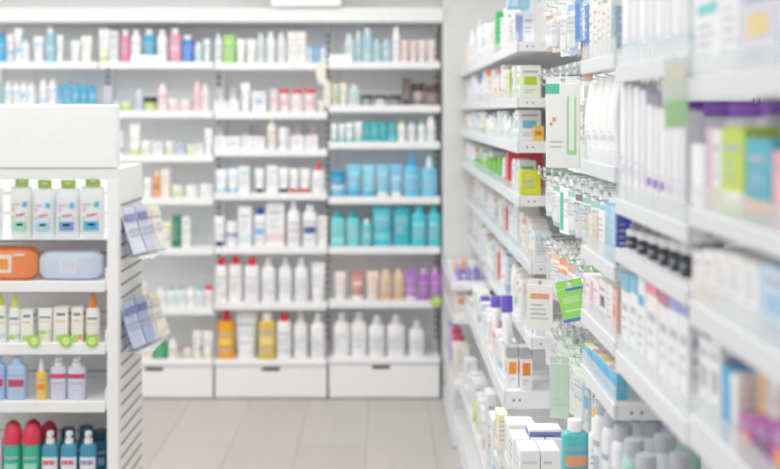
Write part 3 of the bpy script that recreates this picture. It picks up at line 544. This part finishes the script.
# far units: an entry is (kind, left px, right px, top px, body, cap, print, style[, length along the aisle])
FARX = {0: .455, 1: .455, 2: .455, 3: .46, 4: .50, 5: .50, 6: .41, 7: .385}
FARH = {0: -.238, 1: -.048, 2: .10, 3: .285, 4: .515, 5: .765, 6: .945, 7: 1.36}
FAR = {
 0: [('carton',520,541,8,'f2f3f8',None,'a8aedc',5,.07),('carton',507,519,18,'f3f3f3',None,'dfe6e2',3,.07),('carton',497,506,12,'35b868','2fae60','8cdcae',3,.10),('carton',484,494,24,W,None,'5aa8cc',2,.1),('pump',478,483,20,'f0f1f1','eeeeee','cfd8dc',3,.08),('bottle',471,476,30,'eef0ee','e8ecec','c8d0d4',3,.08)],
 1: [('carton',520,541,66,'e9f0dc',None,'b6d436',2,.09),('carton',508.5,519,70,'eef2e2',None,'c0d850',5,.07),('carton',497,509,80,'f4f2f0',None,'e87858',2,.10),('carton',488,496,70,'f2e8de','f0a060','f09048',4,.09),('jar',479,487,70,'dfe2ee','6a78c0','b0b8dc',3,.1),('bottle',473,477,72,'e4ecf2','e0e8f0','b8d0e6',3,.06)],
 2: [('carton',518,541,110,'f2f4f6','3c4252','7ccade',2,.09),('spray',507,517,118,'dcecea','eef2f0','b4dcd6',3,.06),('carton',495,505,135,'f5f1f0',None,'e2605c',2,.08),('carton',484,494,127,'8cd070','58a84a','b4e49c',4,.12),('bottle',476,482,138,'eff2ee','efefef','c8dcc8',3,.06)],
 3: [('carton',521,541,171,'d8dc3c','e0e45c','e8ec88',3,.09),('carton',508,519,160,'f3eeee',None,'e05a5c',1,.07),*[('carton',x,x+11,161-(x%3),('7ccc40','86d24a','72c436')[x%3],'5cae2c','98dc62',3,.10) for x in (500,495,491,487,483,480,477,475)]],
 4: [('carton',517,540,205,'f1f1f2',None,'d0cfd2',3,.10),('carton',505,515,203,'f4eeee',None,'e4584e',5,.08),('carton',494,503,206,'f0f4f5',None,'9cc8d2',2,.1),('carton',485,492,204,'f2ebe9',None,'e8908a',3,.12),('carton',476,483,206,'ecedf2',None,'b0b4cc',3,.12)],
 5: [('carton',522,548,283,'f4f1f0',None,'eeb498',0,.09),('carton',507,517,257,'dfe8f2','2fa6ac','a8c6e6',1,.09),('carton',497,505,248,'f4eeea',None,'ea7050',5,.09),('carton',487,495,243,'f4efec',None,'ee8a66',3,.1),('carton',478,485,238,'eef2f4',None,'9cc8da',2,.1)],
 6: [('carton',507,518.5,348,'f1f1f3','b2b4ba','f4a040',10,.06),('carton',493,504,333,'f4eef0','eeb4c0','eebcc6',4,.08),('round_bottle',503,513,297,'f1f0f4','6c5cc0','d8d4ec',3,.05),('round_bottle',492,501,297,'f1f0f4','6c5cc0','d8d4ec',3,.05),('round_bottle',481,490,297,'f1f0f4','6c5cc0','d8d4ec',3,.05),('carton',470,477,300,'e8eddc',None,'98ac70',3,.1),('carton',463,469,296,'efe2da',None,'f0a878',3,.1)],
 7: [('pouch',474,483,405,'c2d83c','cfe060','d8e688',3,.1),('carton',466,473,392,'f2f2f2',None,'d8dce2',3,.1),('carton',487,497,395,'eef0f4',None,'a8b8d8',3,.1),('carton',500,512,398,'f2f2f2',None,'b8c8e0',3,.1)],
}
for r, items in FAR.items():
    X, h0 = FARX[r], FARH[r]; occ = {3: [(4.08, 4.2)], 0: [(3.74, 3.85)]}.get(r, []); q = []
    for it in items:
        kind, x0, x1, yt, body, cap, acc, style, ly = it
        if r == 6 and kind == 'round_bottle': Xn = .43
        elif r == 6 and x0 == 507: Xn = .425
        else: Xn = X+.012
        Y = R(x0, Xn)
        if Y < 3.672: Y = 3.672; Xn = (x0-VX)*Y/F
        if Y+ly > 6.3: ly = max(.03, 6.3-Y)
        if r >= 5 and Y+ly > 5.42: continue
        lx = (x1-x0)*Y/F; h = (CAMZ-(yt-VY)*Y/F)-(CAMZ-h0)
        if overlap(Y, Y+ly, occ): Y = max(qq for pp, qq in occ if pp < Y+ly and qq > Y)+.004
        occ.append((Y, Y+ly)); q.append((Y, kind, Xn, lx, ly, h, body, cap, acc, style))
    # the second orange box stands beside the first
    Y = 3.70; end = 5.42 if r >= 5 else 6.30; k = 0
    while Y < end-.06:
        ly = rnd.choice((.045, .055, .07, .05)); hmax = {0: .17, 1: .15, 2: .11, 3: .12, 4: .15, 5: .16, 6: .13, 7: .17}[r]
        if not overlap(Y-.002, Y+ly+.004, occ):
            p = PAL[(k*3+r*5) % len(PAL)]; kd = rnd.choice(('carton', 'carton', 'carton', 'bottle', 'tube', 'carton')) if r in (0, 2, 5) else 'carton'
            lx = .06 if kd == 'carton' else .035
            q.append((Y, kd, X+.014+rnd.random()*.012, lx, ly, hmax*(.7+.25*rnd.random()), p[0], 'f0f0f1' if kd != 'carton' else None, p[2], k % 5)); k += 1; occ.append((Y, Y+ly)); Y += ly+.006
        else: Y += .02
    for (Y, kind, Xn, lx, ly, h, body, cap, acc, style) in sorted(q, key=lambda a: -a[0]):
        h = min(h, {1: .145, 2: .107, 3: .138, 4: .185, 5: .205, 7: .33}.get(r, 9))
        put('far right shelving', ROWW[r] if r < 6 else ('seventh shelf' if r == 6 else 'low shelf'), kind, Xn+lx/2, Y+ly/2, CAMZ-h0, lx, ly, max(.03, h), body, cap, acc, style, rz=-PI/2 if (kind == 'carton' or ly < lx*1.5) else 0)
# named single things at the near end of the far unit
def one(kind, x0, x1, ytop, ybase, Y, ly, body, cap, acc, style, label, group=None, rz=0, **k):
    s = F/Y; z = CAMZ-(ybase-VY)/s; lx = (x1-x0)/s
    w, d = (ly, lx) if rz else (lx, ly)
    return spawn(kind, w, d, (ybase-ytop)/s, body, cap, acc, style, (((x0+x1)/2-VX)/s, Y+ly/2, z), rz, label, group, **k)
s7 = VY+.945*F/3.68
one('carton', 520.5, 532.5, 348, s7-.3, 3.68, .06, 'f1f1f3', 'b2b4ba', 'f49030', 10, 'white carton with bold orange square, right of its twin, seventh shelf end', 'cartons with orange squares at the shelf end')
one('carton', 508, 543, 153, VY+.285*F/4.10-.3, 4.10, .08, 'e4585a', 'e87072', 'f0a0a0', 3, 'large red carton behind the yellow one, right shelving end', None)
one('carton', 509, 530, -8, 8, 3.76, .08, '9ccdea', None, 'c4e2f2', 5, 'light blue carton lying on white carton, top right shelf end', None).location.z = CAMZ-(-.238)+(.298-.0)*0+((VY-8)/(F/3.76)-.238)
one('carton', 533, 544, 132, VY+.10*F/3.69-.3+6, 3.69, .012, 'f2c84c', None, 'e87848', 2, 'yellow and orange card pack leaning at third shelf end', None).location.z = CAMZ-.10+.0008
# farthest unit: low protruding shelves
for r, h0, X, lst in ((5, .86, .345, [('pouch',449,.07,'9a92d8','b0a8e4'),('pouch',456,.075,'a49ce0','b8b0e8'),('pouch',464,.07,'8f88d0','b0a8e4'),('pouch',472,.065,'a49ce0','b8b0e8'),('pouch',452,.075,'e8c8b0','f0b080'),('pouch',460,.08,'f0b078','f0d0a0')]),
                      (6, 1.03, .352, [('carton',445,.24,'f0dce4','d890b0'),('carton',449,.22,'f3eef2','c890b8'),('carton',453,.2,'f2e4ea','e0a0c0'),('carton',457,.21,'f2ece8','f0b080')]),
                      (7, 1.36, .352, [('bottle',446,.2,'d8d4f0','a090d0'),('bottle',450,.2,'b0a4dc','d84a68'),('bottle',454,.22,'f0e8ea','d84a60'),('carton',458,.18,'f2ece4','ecc8a0')]),
                      (8, 1.60, .35, [('carton',446,.16,'f3f3f3','e0e0e4'),('carton',451,.16,'f3f3f2','e4dcd4'),('carton',456,.15,'f1f1f3','dcdce4')])):
    for i, (kind, px, h, c, a) in enumerate(lst):
        Y = 6.30-.2*i-.14
        xx = X+.05
        if r == 5: Y = 5.58 if i < 4 else 5.80; xx = X+.045+.047*(i % 4)
        o = put('farthest right unit', ['', '', '', '', '', 'upper shelf', 'middle shelf', 'lower shelf', 'floor shelf'][r], kind, xx, Y, CAMZ-h0, .07 if r != 5 else .035, .13, min(h, {5: .08, 6: .13}.get(r, .17)), c, a if kind == 'bottle' else None, a, 3 if r != 6 else 2)
        if r == 5: o['label'] = '%s pouch, %s from left in %s row, upper shelf, farthest right unit' % (cname(c), nth(i+1 if i < 4 else i-3), 'front' if i < 4 else 'rear')

for i, (c, a) in enumerate((('f2f3f5', 'e88878'), ('eef2f4', '8cc4d8'), ('f4f1ee', 'f0b080'), ('f0f0f4', 'a8a4d8'), ('f3f4f2', 'a8d090'), ('f2f2f2', 'e0a0a8'))):
    put('farthest right unit', 'narrow middle shelf', 'carton', .56, 6.145-.125*i, CAMZ-.72, .09, .09, .15-.012*(i % 3), c, None, a, i % 5)
    put('farthest right unit', 'fifth shelf, second row', 'carton', .66, 6.145-.125*i, CAMZ-.515, .09, .09, .16-.012*(i % 3), c, None, a, (i+2) % 5)

# near units on the right: entry = (kind, far px, near px, top px, body, cap, print, style, depth, setback)
def near_row(bay, shelf, X, h0, items, extra=''):
    for it in items:
        kind, xf, xn, yt, body, cap, acc, style, *o = it
        if bay == b3: xf, xn = [583+(q-575)*(617-583)/(617.5-575) for q in (xf, xn)]
        lx = o[0] if o else .05; sb = o[1] if len(o) > 1 else .012
        Xp = X+sb; Ya, Yb = R(xf, Xp), R(xn, Xp); ly = (Ya-Yb)*.96; Ym = (Ya+Yb)/2
        h = (VY-yt)*Ym/F+h0
        if kind in ('round_bottle', 'jar', 'short_cap'): lx = ly
        put(bay, shelf, kind, Xp+lx/2, Ym, CAMZ-h0, lx, ly, h, body, cap, acc, style, extra=extra)
b3 = 'unit beside hook wall'
near_row(b3, 'top shelf', .45, -.113, [('carton',577+i*5.6,577+i*5.6+4.6,(6,-4,2,-8,4,0,8)[i],c,None,a,3,.04) for i, (c, a) in enumerate((('5a8cc8','8cb4e0'),('f2f2f2','b8d4b0'),('f3f0ee','e2907c'),('eef3ea','9cc890'),('f4eeee','e06a62'),('f0f0ee','d0d4c8'),('9cb4c0','c0d0d8')))])
near_row(b3, 'second shelf', .45, .108, [('pouch',575+i*9.6,575+i*9.6+9,(84,80,78,76)[i],'f6f6f7','f6f6f7','dcdfe6',8,.03) for i in range(4)])
near_row(b3, 'third shelf', .45, .302, [('carton',581,586,216,'eadfce',None,'f0e8da',3,.03),('carton',586.5,592,216,'e6d8c4',None,'f0e8da',3,.03),('carton',594,602,212,'f2f3f4',None,'b8c0cc',3,.04),('carton',603,608.5,205,'a4d4ec',None,'c8e6f4',3,.03),('carton',609,614.5,207,'b4dcee',None,'d0e8f4',3,.03),('carton',615,617.5,216,'5a68c4',None,'a0a8e0',3,.03)])
near_row(b3, 'fourth shelf', .45, .4456, [('carton',575,583,276,'f6eef0',None,'eec8d0',5,.04),('carton',584,594,280,'f6f2f2',None,'f0b8c4',5,.04),('carton',595,604,282,'f3f2f4',None,'846c90',2,.04),('carton',605,611,286,'f6f4f2',None,'e8e0dc',3,.04),('carton',611.5,617,290,'f4d0c8',None,'f09080',2,.04)])
near_row(b3, 'fifth shelf', .45, .57, [('carton',576+i*5.2,576+i*5.2+4.8,(346,349,352,356,360,364,368,372)[i],('6cc8ee','5cc0ea','7cd0f0','64c4ec')[i % 4],('f2d070','f4f0e0','f0a0b8','f2e2a0')[i % 4],'a4dcf0',3,.02) for i in range(8)])
b3b = 'black bottle unit'
near_row(b3b, 'top shelf', .45, -.087, [('carton',622+i*8.3,622+i*8.3+6.6,-8-3*(i % 2),('f3f3f6','e9ebf1')[i % 2],None,('c8c4e4','b0e0e0','d4c8e4','a8dcdc')[i % 4],8,.03) for i in range(8)])
near_row(b3b, 'second shelf', .45, .168, [('carton',620+i*6.6,620+i*6.6+5.2,(82,85,88,92,106,109,110,110,111,112)[i],('f4f4f7','eaeaf0')[i % 2],None,('e4e0ee','dcd8ec','e4e2f0','e0dcf0','9868cc','8458bc','9468c4','dcd4ec','e8e4f0','e8e4f0')[i],8,.03) for i in range(10)])
near_row(b3b, 'third shelf', .45, .262, [('round_bottle',622+i*10.8,622+i*10.8+10,(224,226,228,230,231,232)[i],'dcdee2','8a8c92','2e3038',12) for i in range(6)])
near_row(b3b, 'third shelf', .535, .262, [('round_bottle',632+i*12,632+i*12+11,(215,217,218,219,220)[i],'dcdee2','4a4c52','2e3038',12) for i in range(5)], 'back row of ')
near_row(b3b, 'fourth shelf', .45, .46, [('carton',621,629,276,'f1f4f6','9cd0e4','82c4dc',4,.04),('carton',629.5,637,276,'f2f4f6','8cc8e0','82c4dc',4,.04),('carton',637.5,645,279,'f1f4f6','a4d4e4','62b8d8',0,.04),('hpackless',0,0,0,'','','',0)][:3]+[('carton',646,657.5,274,'f4f2f4',None,'f49ab4',4,.04),('carton',658.5,668,285,'f2f2f5',None,'c8889c',4,.04),('carton',668.5,679,288,'f2f2f6',None,'a4acdc',4,.04),('carton',679.5,688,292,'f1f2f6',None,'a8b0e0',4,.04)])
b4 = 'nearest right unit'
near_row(b4, 'top shelf', .45, -.049, [('carton',694,722,-12,'f3f5f7',None,'7cd4d8',0,.06),('carton',723,738,-6,'f4f5f8',None,'d4d0ec',3,.06),('carton',739,778,-18,'dcdcec',None,'e8d49c',2,.06),('carton',779,806,-14,'e8f0f0',None,'9cd8e0',2,.06)])
near_row(b4, 'second shelf', .45, .140, [('carton',691.5,704,146,'f6f6f7',None,'f0dce0',8,.05),('carton',705,711.5,128,'ecc4dc',None,'c4a0d0',3,.05),('carton',712,721,130,'f0f3f0',None,'e8e08c',1,.05),('carton',722,744,129,'c6dc58',None,'f2f3ea',1,.05),('carton',745,771,140,'58b8cc',None,'f0a45c',1,.05),('carton',772,800,154,'f4b4c0',None,'f4c8c0',2,.05)])
near_row(b3b, 'second shelf', .525, .168, [('short_cap',661+i*26,661+i*26+25,102,'eef0f4','a566dc','a4ccd4',12) for i in range(3)], 'back row of ')
near_row(b4, 'second shelf', .525, .140, [('short_cap',745+i*28,745+i*28+26,101,'eef0f4','a566dc','a4ccd4',12) for i in range(2)], 'back row of ')
near_row(b4, 'third shelf', .45, .276, [('carton',692,702,252,'f6f1f0',None,'f2cdb8',1,.05),('carton',703,714,252,'f5f2f1',None,'f0c8b8',1,.05),('carton',715,728,254,'f4f4f5',None,'c4c8d0',3,.05),('carton',729,744,258,'f4f3f4',None,'e8d0d8',3,.05),('carton',745,758,264,'f3f4f5',None,'d8dce4',3,.05),('carton',759,792,270,'cfe2f2',None,'a8cce8',2,.05)])
near_row(b4, 'fourth shelf', .45, .442, [('carton',699,709,338,'f3f4f5','6a8a80','b8bcc4',2,.05),('carton',710,720,342,'f3f4f5',None,'b8bcc4',2,.05),('carton',721,729,370,'5cb8e8',None,'8cd0f0',3,.05),('carton',730,737,376,'f2f1f0',None,'e8e0dc',3,.05),('carton',739,752,418,'c070b4',None,'f0a060',2,.014,.006),('carton',753,770,422,'a85ca4',None,'7c7090',2,.014,.006),('carton',771,792,428,'b868b0',None,'f0a860',2,.014,.006)])
near_row(b4, 'fourth shelf', .472, .442, [('carton',757+i*11,757+i*11+10.5,375+i*1.5,('f0cfa8','f2f2f6')[i % 2],None,('e8c090','e4e4ea')[i % 2],5,.03) for i in range(4)], 'back row of ')
# base shelf bottles with grey caps
for row, X, pxs in ((0, .475, (604, 613, 623, 634, 646, 661, 678)), (1, .530, (610, 618, 628, 639, 651, 664, 680)), (2, .585, (627, 636, 646, 658, 671, 686)), (3, .64, (644, 653, 664, 676, 690))):
    for i, px in enumerate(pxs):
        Y = R(px, X); body, cap = ('eceef3', 'c2c5cd') if (i+row) % 4 != 3 else ('b4dcd2', 'c4c6cc')
        put('under near shelves', 'bottom shelf', 'short_cap', X, Y, CAMZ-.86, .044, .044, .24 if row == 0 else .25, body, cap, '7cc4b0' if i % 3 == 1 else 'c0c4d0', 2, extra=('', 'second row of ', 'third row of ', 'back row of ')[row])
one('bottle', 563, 590, 421, VY+.86*F/2.48-1, 2.48, .04, '5cc8cc', 'f6f6f7', 'f0a888', 2, 'teal mouthwash bottle with white cap at low right shelf front', None).location.z = CAMZ-.86+.0008
one('bottle', 590, 607, 420, VY+.86*F/2.43-1, 2.43, .03, 'f4f4f6', 'f6f6f7', 'e4e4ea', 3, 'white bottle right of the teal mouthwash bottle', None).location.z = CAMZ-.86+.0008

# ------------------------------------------------------------------ hook wall
def hook(Y, h, tip, label):
    t = thing('peg_hook', (XB, Y, CAMZ-h), label, 'hook', 'chrome peg hooks'); L = XB-tip
    mb = MB(); mb.tube([(0, 0, .012), (-L*.5, 0, .006), (-L+.015, 0, .002), (-L+.004, 0, .006), (-L, 0, .016)], .0022, CHROME); mb.tube([(0, 0, .045), (-L*.5, 0, .042), (-L-.004, 0, .036)], .0018, CHROME); mb.box(-.004, 0, -.012, .012, 0, .055, CHROME); mb.obj('wire', t)
    mb = MB(); mb.box(-L-.008, -L-.0065, -.021, .021, .018, .050, TICKET); mb.box(-L-.0064, -L-.0045, -.019, .019, .021, .047, mat('f2f6f5', .4)); mb.box(-L-.0088, -L-.0081, -.014, .010, .031, .039, mat('7d9ea0', .4)); mb.obj('ticket_holder', t, False)
    return t
HROW = [(-.33, 'top row'), (-.085, 'second row'), (.225, 'third row'), (.44, 'fourth row'), (.70, 'fifth row')]
HC = [3.56, 3.44, 3.32, 3.20, 3.08, 2.96, 2.84, 2.72, 2.60]
TIP = [.52, .52, .525, .53, .53, .53, .53, .53, .53]
DES = {  # row: per column (w, h, body, print, n packs, style)
 0: [(.09,.13,'f2f0ee','c8a890',5,3),(.09,.14,'f3f3f3','d8d0c8',6,3),(.09,.16,'f5f5f5','e0e2e6',5,3),(.09,.16,'f3f4f5','a8c0e0',5,3),(.08,.13,'7ca8d8','5a8cc8',4,5),(.08,.13,'f0f1f2','b8c8dc',4,3),(.08,.14,'f3f3f2','c8d8c0',4,3),(.08,.13,'f1f1f1','d0c8c8',4,3)],
 1: [(.09,.10,'f2eef2','d8a8b8',5,3),(.09,.17,'f4f0ee','c83c3c',6,3),(.09,.16,'f3f1f0','d8c8c0',5,5),(.10,.26,'f3f6f5','5cc8a8',3,4),(.10,.26,'eef4ea','a8d890',3,5),(.09,.24,'e6e8e8','c8ccce',4,3),(.08,.24,'f2f3f2','d0d8d0',5,3),(.08,.22,'f2f2f4','d8dce2',5,3)],
 2: [(.09,.12,'f3f3f2','d8dcd8',6,3),(.09,.14,'f3f5f4','8cc8b4',6,3),(.09,.15,'f4f5f5','5cc0a0',6,5),(.09,.14,'f2f4f4','a8ccc8',6,3),(.09,.15,'f3f3f4','8c7c84',6,3),(.09,.13,'eef2f2','a0ccc8',6,3),(.09,.14,'f2f4f4','b0d0cc',6,3),(.08,.14,'e8f0f4','a8d0e4',6,3)],
 3: [(.10,.12,'f4f0ef','e2b4b0',7,3),(.10,.16,'f4f3f2','eec8b0',7,3),(.10,.17,'f4f1ef','f0a070',7,0),(.10,.19,'f3f2f2','d8b8a8',6,3),(.09,.17,'f2f3f4','d0d4da',6,3),(.09,.14,'9ccc7c','c8e8b0',4,2),(.09,.15,'c8ccce','a8acb0',5,3),(.08,.14,'eceef0','c8d0d4',5,3)],
 4: [(.09,.14,'f2f2f3','d8dce2',5,3),(.09,.15,'f2f3f4','c0c8d4',5,3),(.10,.2,'cfe2d4','dcebdf',3,3),(.10,.2,'cfe2d4','dcebdf',3,3),(.09,.2,'d8e6dc','e4eee6',3,3),(.05,.22,'f2f4f6','7cb8e0',5,2),(.05,.22,'f4f2ee','f0b848',5,2),(.05,.22,'eef2f8','7078c8',5,0)],
}
for r, (h, rw) in enumerate(HROW):
    for c, Y in enumerate(HC):
        if r == 4 and c == 8: continue
        w, ph, body, acc, n, st = DES[r][c] if c < 8 else DES[r][(7, 6, 6, 5, 6)[r]]; tip = TIP[c]
        hook(Y, h, tip, 'chrome peg hook, %s from far end, %s' % (nth(c+1), rw))
        for i in range(n):
            X = tip+.035+i*.021 if n < 7 else tip+.035+i*.018
            turn = (rnd.random()-.5)*.16
            if i == 0: turn += .18
            spawn('hpack' if st not in (4, 5) else 'hcard', w, .009, ph, body, 'f3f5f7', acc, st, (X, Y, CAMZ-h+.001), -PI/2+turn,
                  describe('hpack' if st not in (4, 5) else 'hcard', body, None, acc)+', %s on %s hook from far, %s' % (nth(i+1), nth(c+1), rw), 'packs on the %s hook of the %s' % (nth(c+1), rw))
# packs turned towards the aisle
def turned(px0, px1, y0, y1, Y, body, acc, st, label, roll=0, rz=-.25):
    s = F/Y; o = spawn('hcard', (px1-px0)/s, .010, (y1-y0)/s, body, 'f3f5f7', acc, st, (((px0+px1)/2-VX)/s, Y, CAMZ-(y0-VY)/s), rz, label, None); o.rotation_euler[1] = roll; return o
turned(546, 580, 80, 168, 3.02, 'f4f6f5', '62ccae', 9, 'white hanging pack with mint green top and green loops, upper hooks', 0, -.35)
turned(555, 582, 284, 321, 2.86, 'a8ec7c', '6a8cdc', 13, 'bright green hanging pack with blue ends, tilted, hook wall', -.25, -.35)
turned(527, 553, 282, 330, 3.40, 'f5f2f0', 'eea888', 0, 'white hanging pack with orange lettering and brown emblem, hook wall', 0, -.3)
turned(550, 569, 360, 418, 3.0, 'cfe2d4', 'c6dacc', 8, 'plain mint green tall pack hanging low on hook wall', 0, -.3)
# boxes on the low shelf below the hooks
for i, (x0, x1, yt, Y, c, a) in enumerate(((492, 500, 420, 3.545, 'f3f3f2', 'f2d468'), (498, 508, 416, 3.45, 'f4f0dc', 'f2c840'), (508, 536, 426, 3.33, 'f3f3f3', 'd0d4dc'), (513, 530, 440, 3.12, 'f3f4f3', 'a0c090'), (531, 545, 440, 3.12, 'f4f4f4', 'd8dce2'), (546, 562, 440, 3.12, 'f3f3f4', 'c8ccd8'), (520, 540, 452, 2.9, 'f4f4f4', 'd8dade'), (541, 560, 452, 2.9, 'f4f4f4', 'd0d4e0'))):
    pos = ('behind the yellow one', 'standing at left front corner', 'behind the row of three', 'left of row of three', 'centre of row of three', 'right of row of three', 'nearest pair, left one', 'nearest pair, right one')[i]
    o = one('carton', x0, x1, yt, VY+1.08*F/Y, Y, .1, c, None, a, 3, '%s, %s, low shelf under hook wall' % (describe('carton', c, None, a), pos), 'cartons on the low shelf under the hooks')
    o.location.z = CAMZ-1.08+.0008
one('carton', 529, 562, 430, 440, 3.14, .07, 'f2f3f8', None, '7c86c8', 12, 'white carton with blue lettering lying on boxes under hook wall', None)
# clear green promo strip hanging from the near rails
mb = MB(); mb.box(-.017, .017, -.001, .001, -.105, 0, mat('eef4ec', .2, .7)); mb.box(-.016, .016, -.0016, -.001, -.10, -.062, mat('b8e4ae', .4)); mb.box(-.012, .012, -.0016, -.001, -.035, -.012, mat('f0ead8', .4)); mb.box(-.006, .006, -.001, .012, -.004, .004, CLEAR)
o = mb.obj('promo_strip', None, False); Yp = 1.60; o.location = ((676-VX)*Yp/F, Yp, CAMZ-(58-VY)*Yp/F); o.rotation_euler[2] = -.2; tag(o, 'clear promo strip with green lower end hanging on near right rail', 'sign')
mb = MB(); mb.box(-.012, .012, -.001, .001, -.075, 0, mat('f4d4bc', .4)); mb.box(-.010, .010, -.0016, -.001, -.06, -.02, mat('f6c4a0', .4)); mb.box(-.004, .004, -.001, .01, -.004, .004, CLEAR)
o = mb.obj('promo_strip', None, False); Yp = 2.45; o.location = ((587-VX)*Yp/F, Yp-.004, CAMZ-(48-VY)*Yp/F); o.rotation_euler[2] = -.4; tag(o, 'small peach promo strip at the edge of the hook wall', 'sign')

# ------------------------------------------------------------------ camera, world, view
w = bpy.data.worlds.new('daylight'); sc.world = w; w.use_nodes = True
bg = w.node_tree.nodes['Background']; bg.inputs[0].default_value = (.95, .98, 1, 1); bg.inputs[1].default_value = 1.35
cam = bpy.data.cameras.new('camera'); co = bpy.data.objects.new('camera', cam); COL.objects.link(co)
co.location = (0, 0, CAMZ); co.rotation_euler = (PI/2, 0, 0)
cam.sensor_width = 36; cam.lens = 36*F/780; cam.shift_x = (390-VX)/780; cam.shift_y = -(234.5-VY)/780
cam.dof.use_dof = True; cam.dof.focus_distance = 2.85; cam.dof.aperture_fstop = 2.0; cam.clip_start = .05
sc.camera = co
sc.view_settings.view_transform = 'Standard'; sc.view_settings.look = 'None'; sc.view_settings.gamma = 1; sc.view_settings.exposure = -1.47
sc.cycles.use_denoising = True; sc.cycles.max_bounces = 16; sc.cycles.diffuse_bounces = 12; sc.cycles.transparent_max_bounces = 12
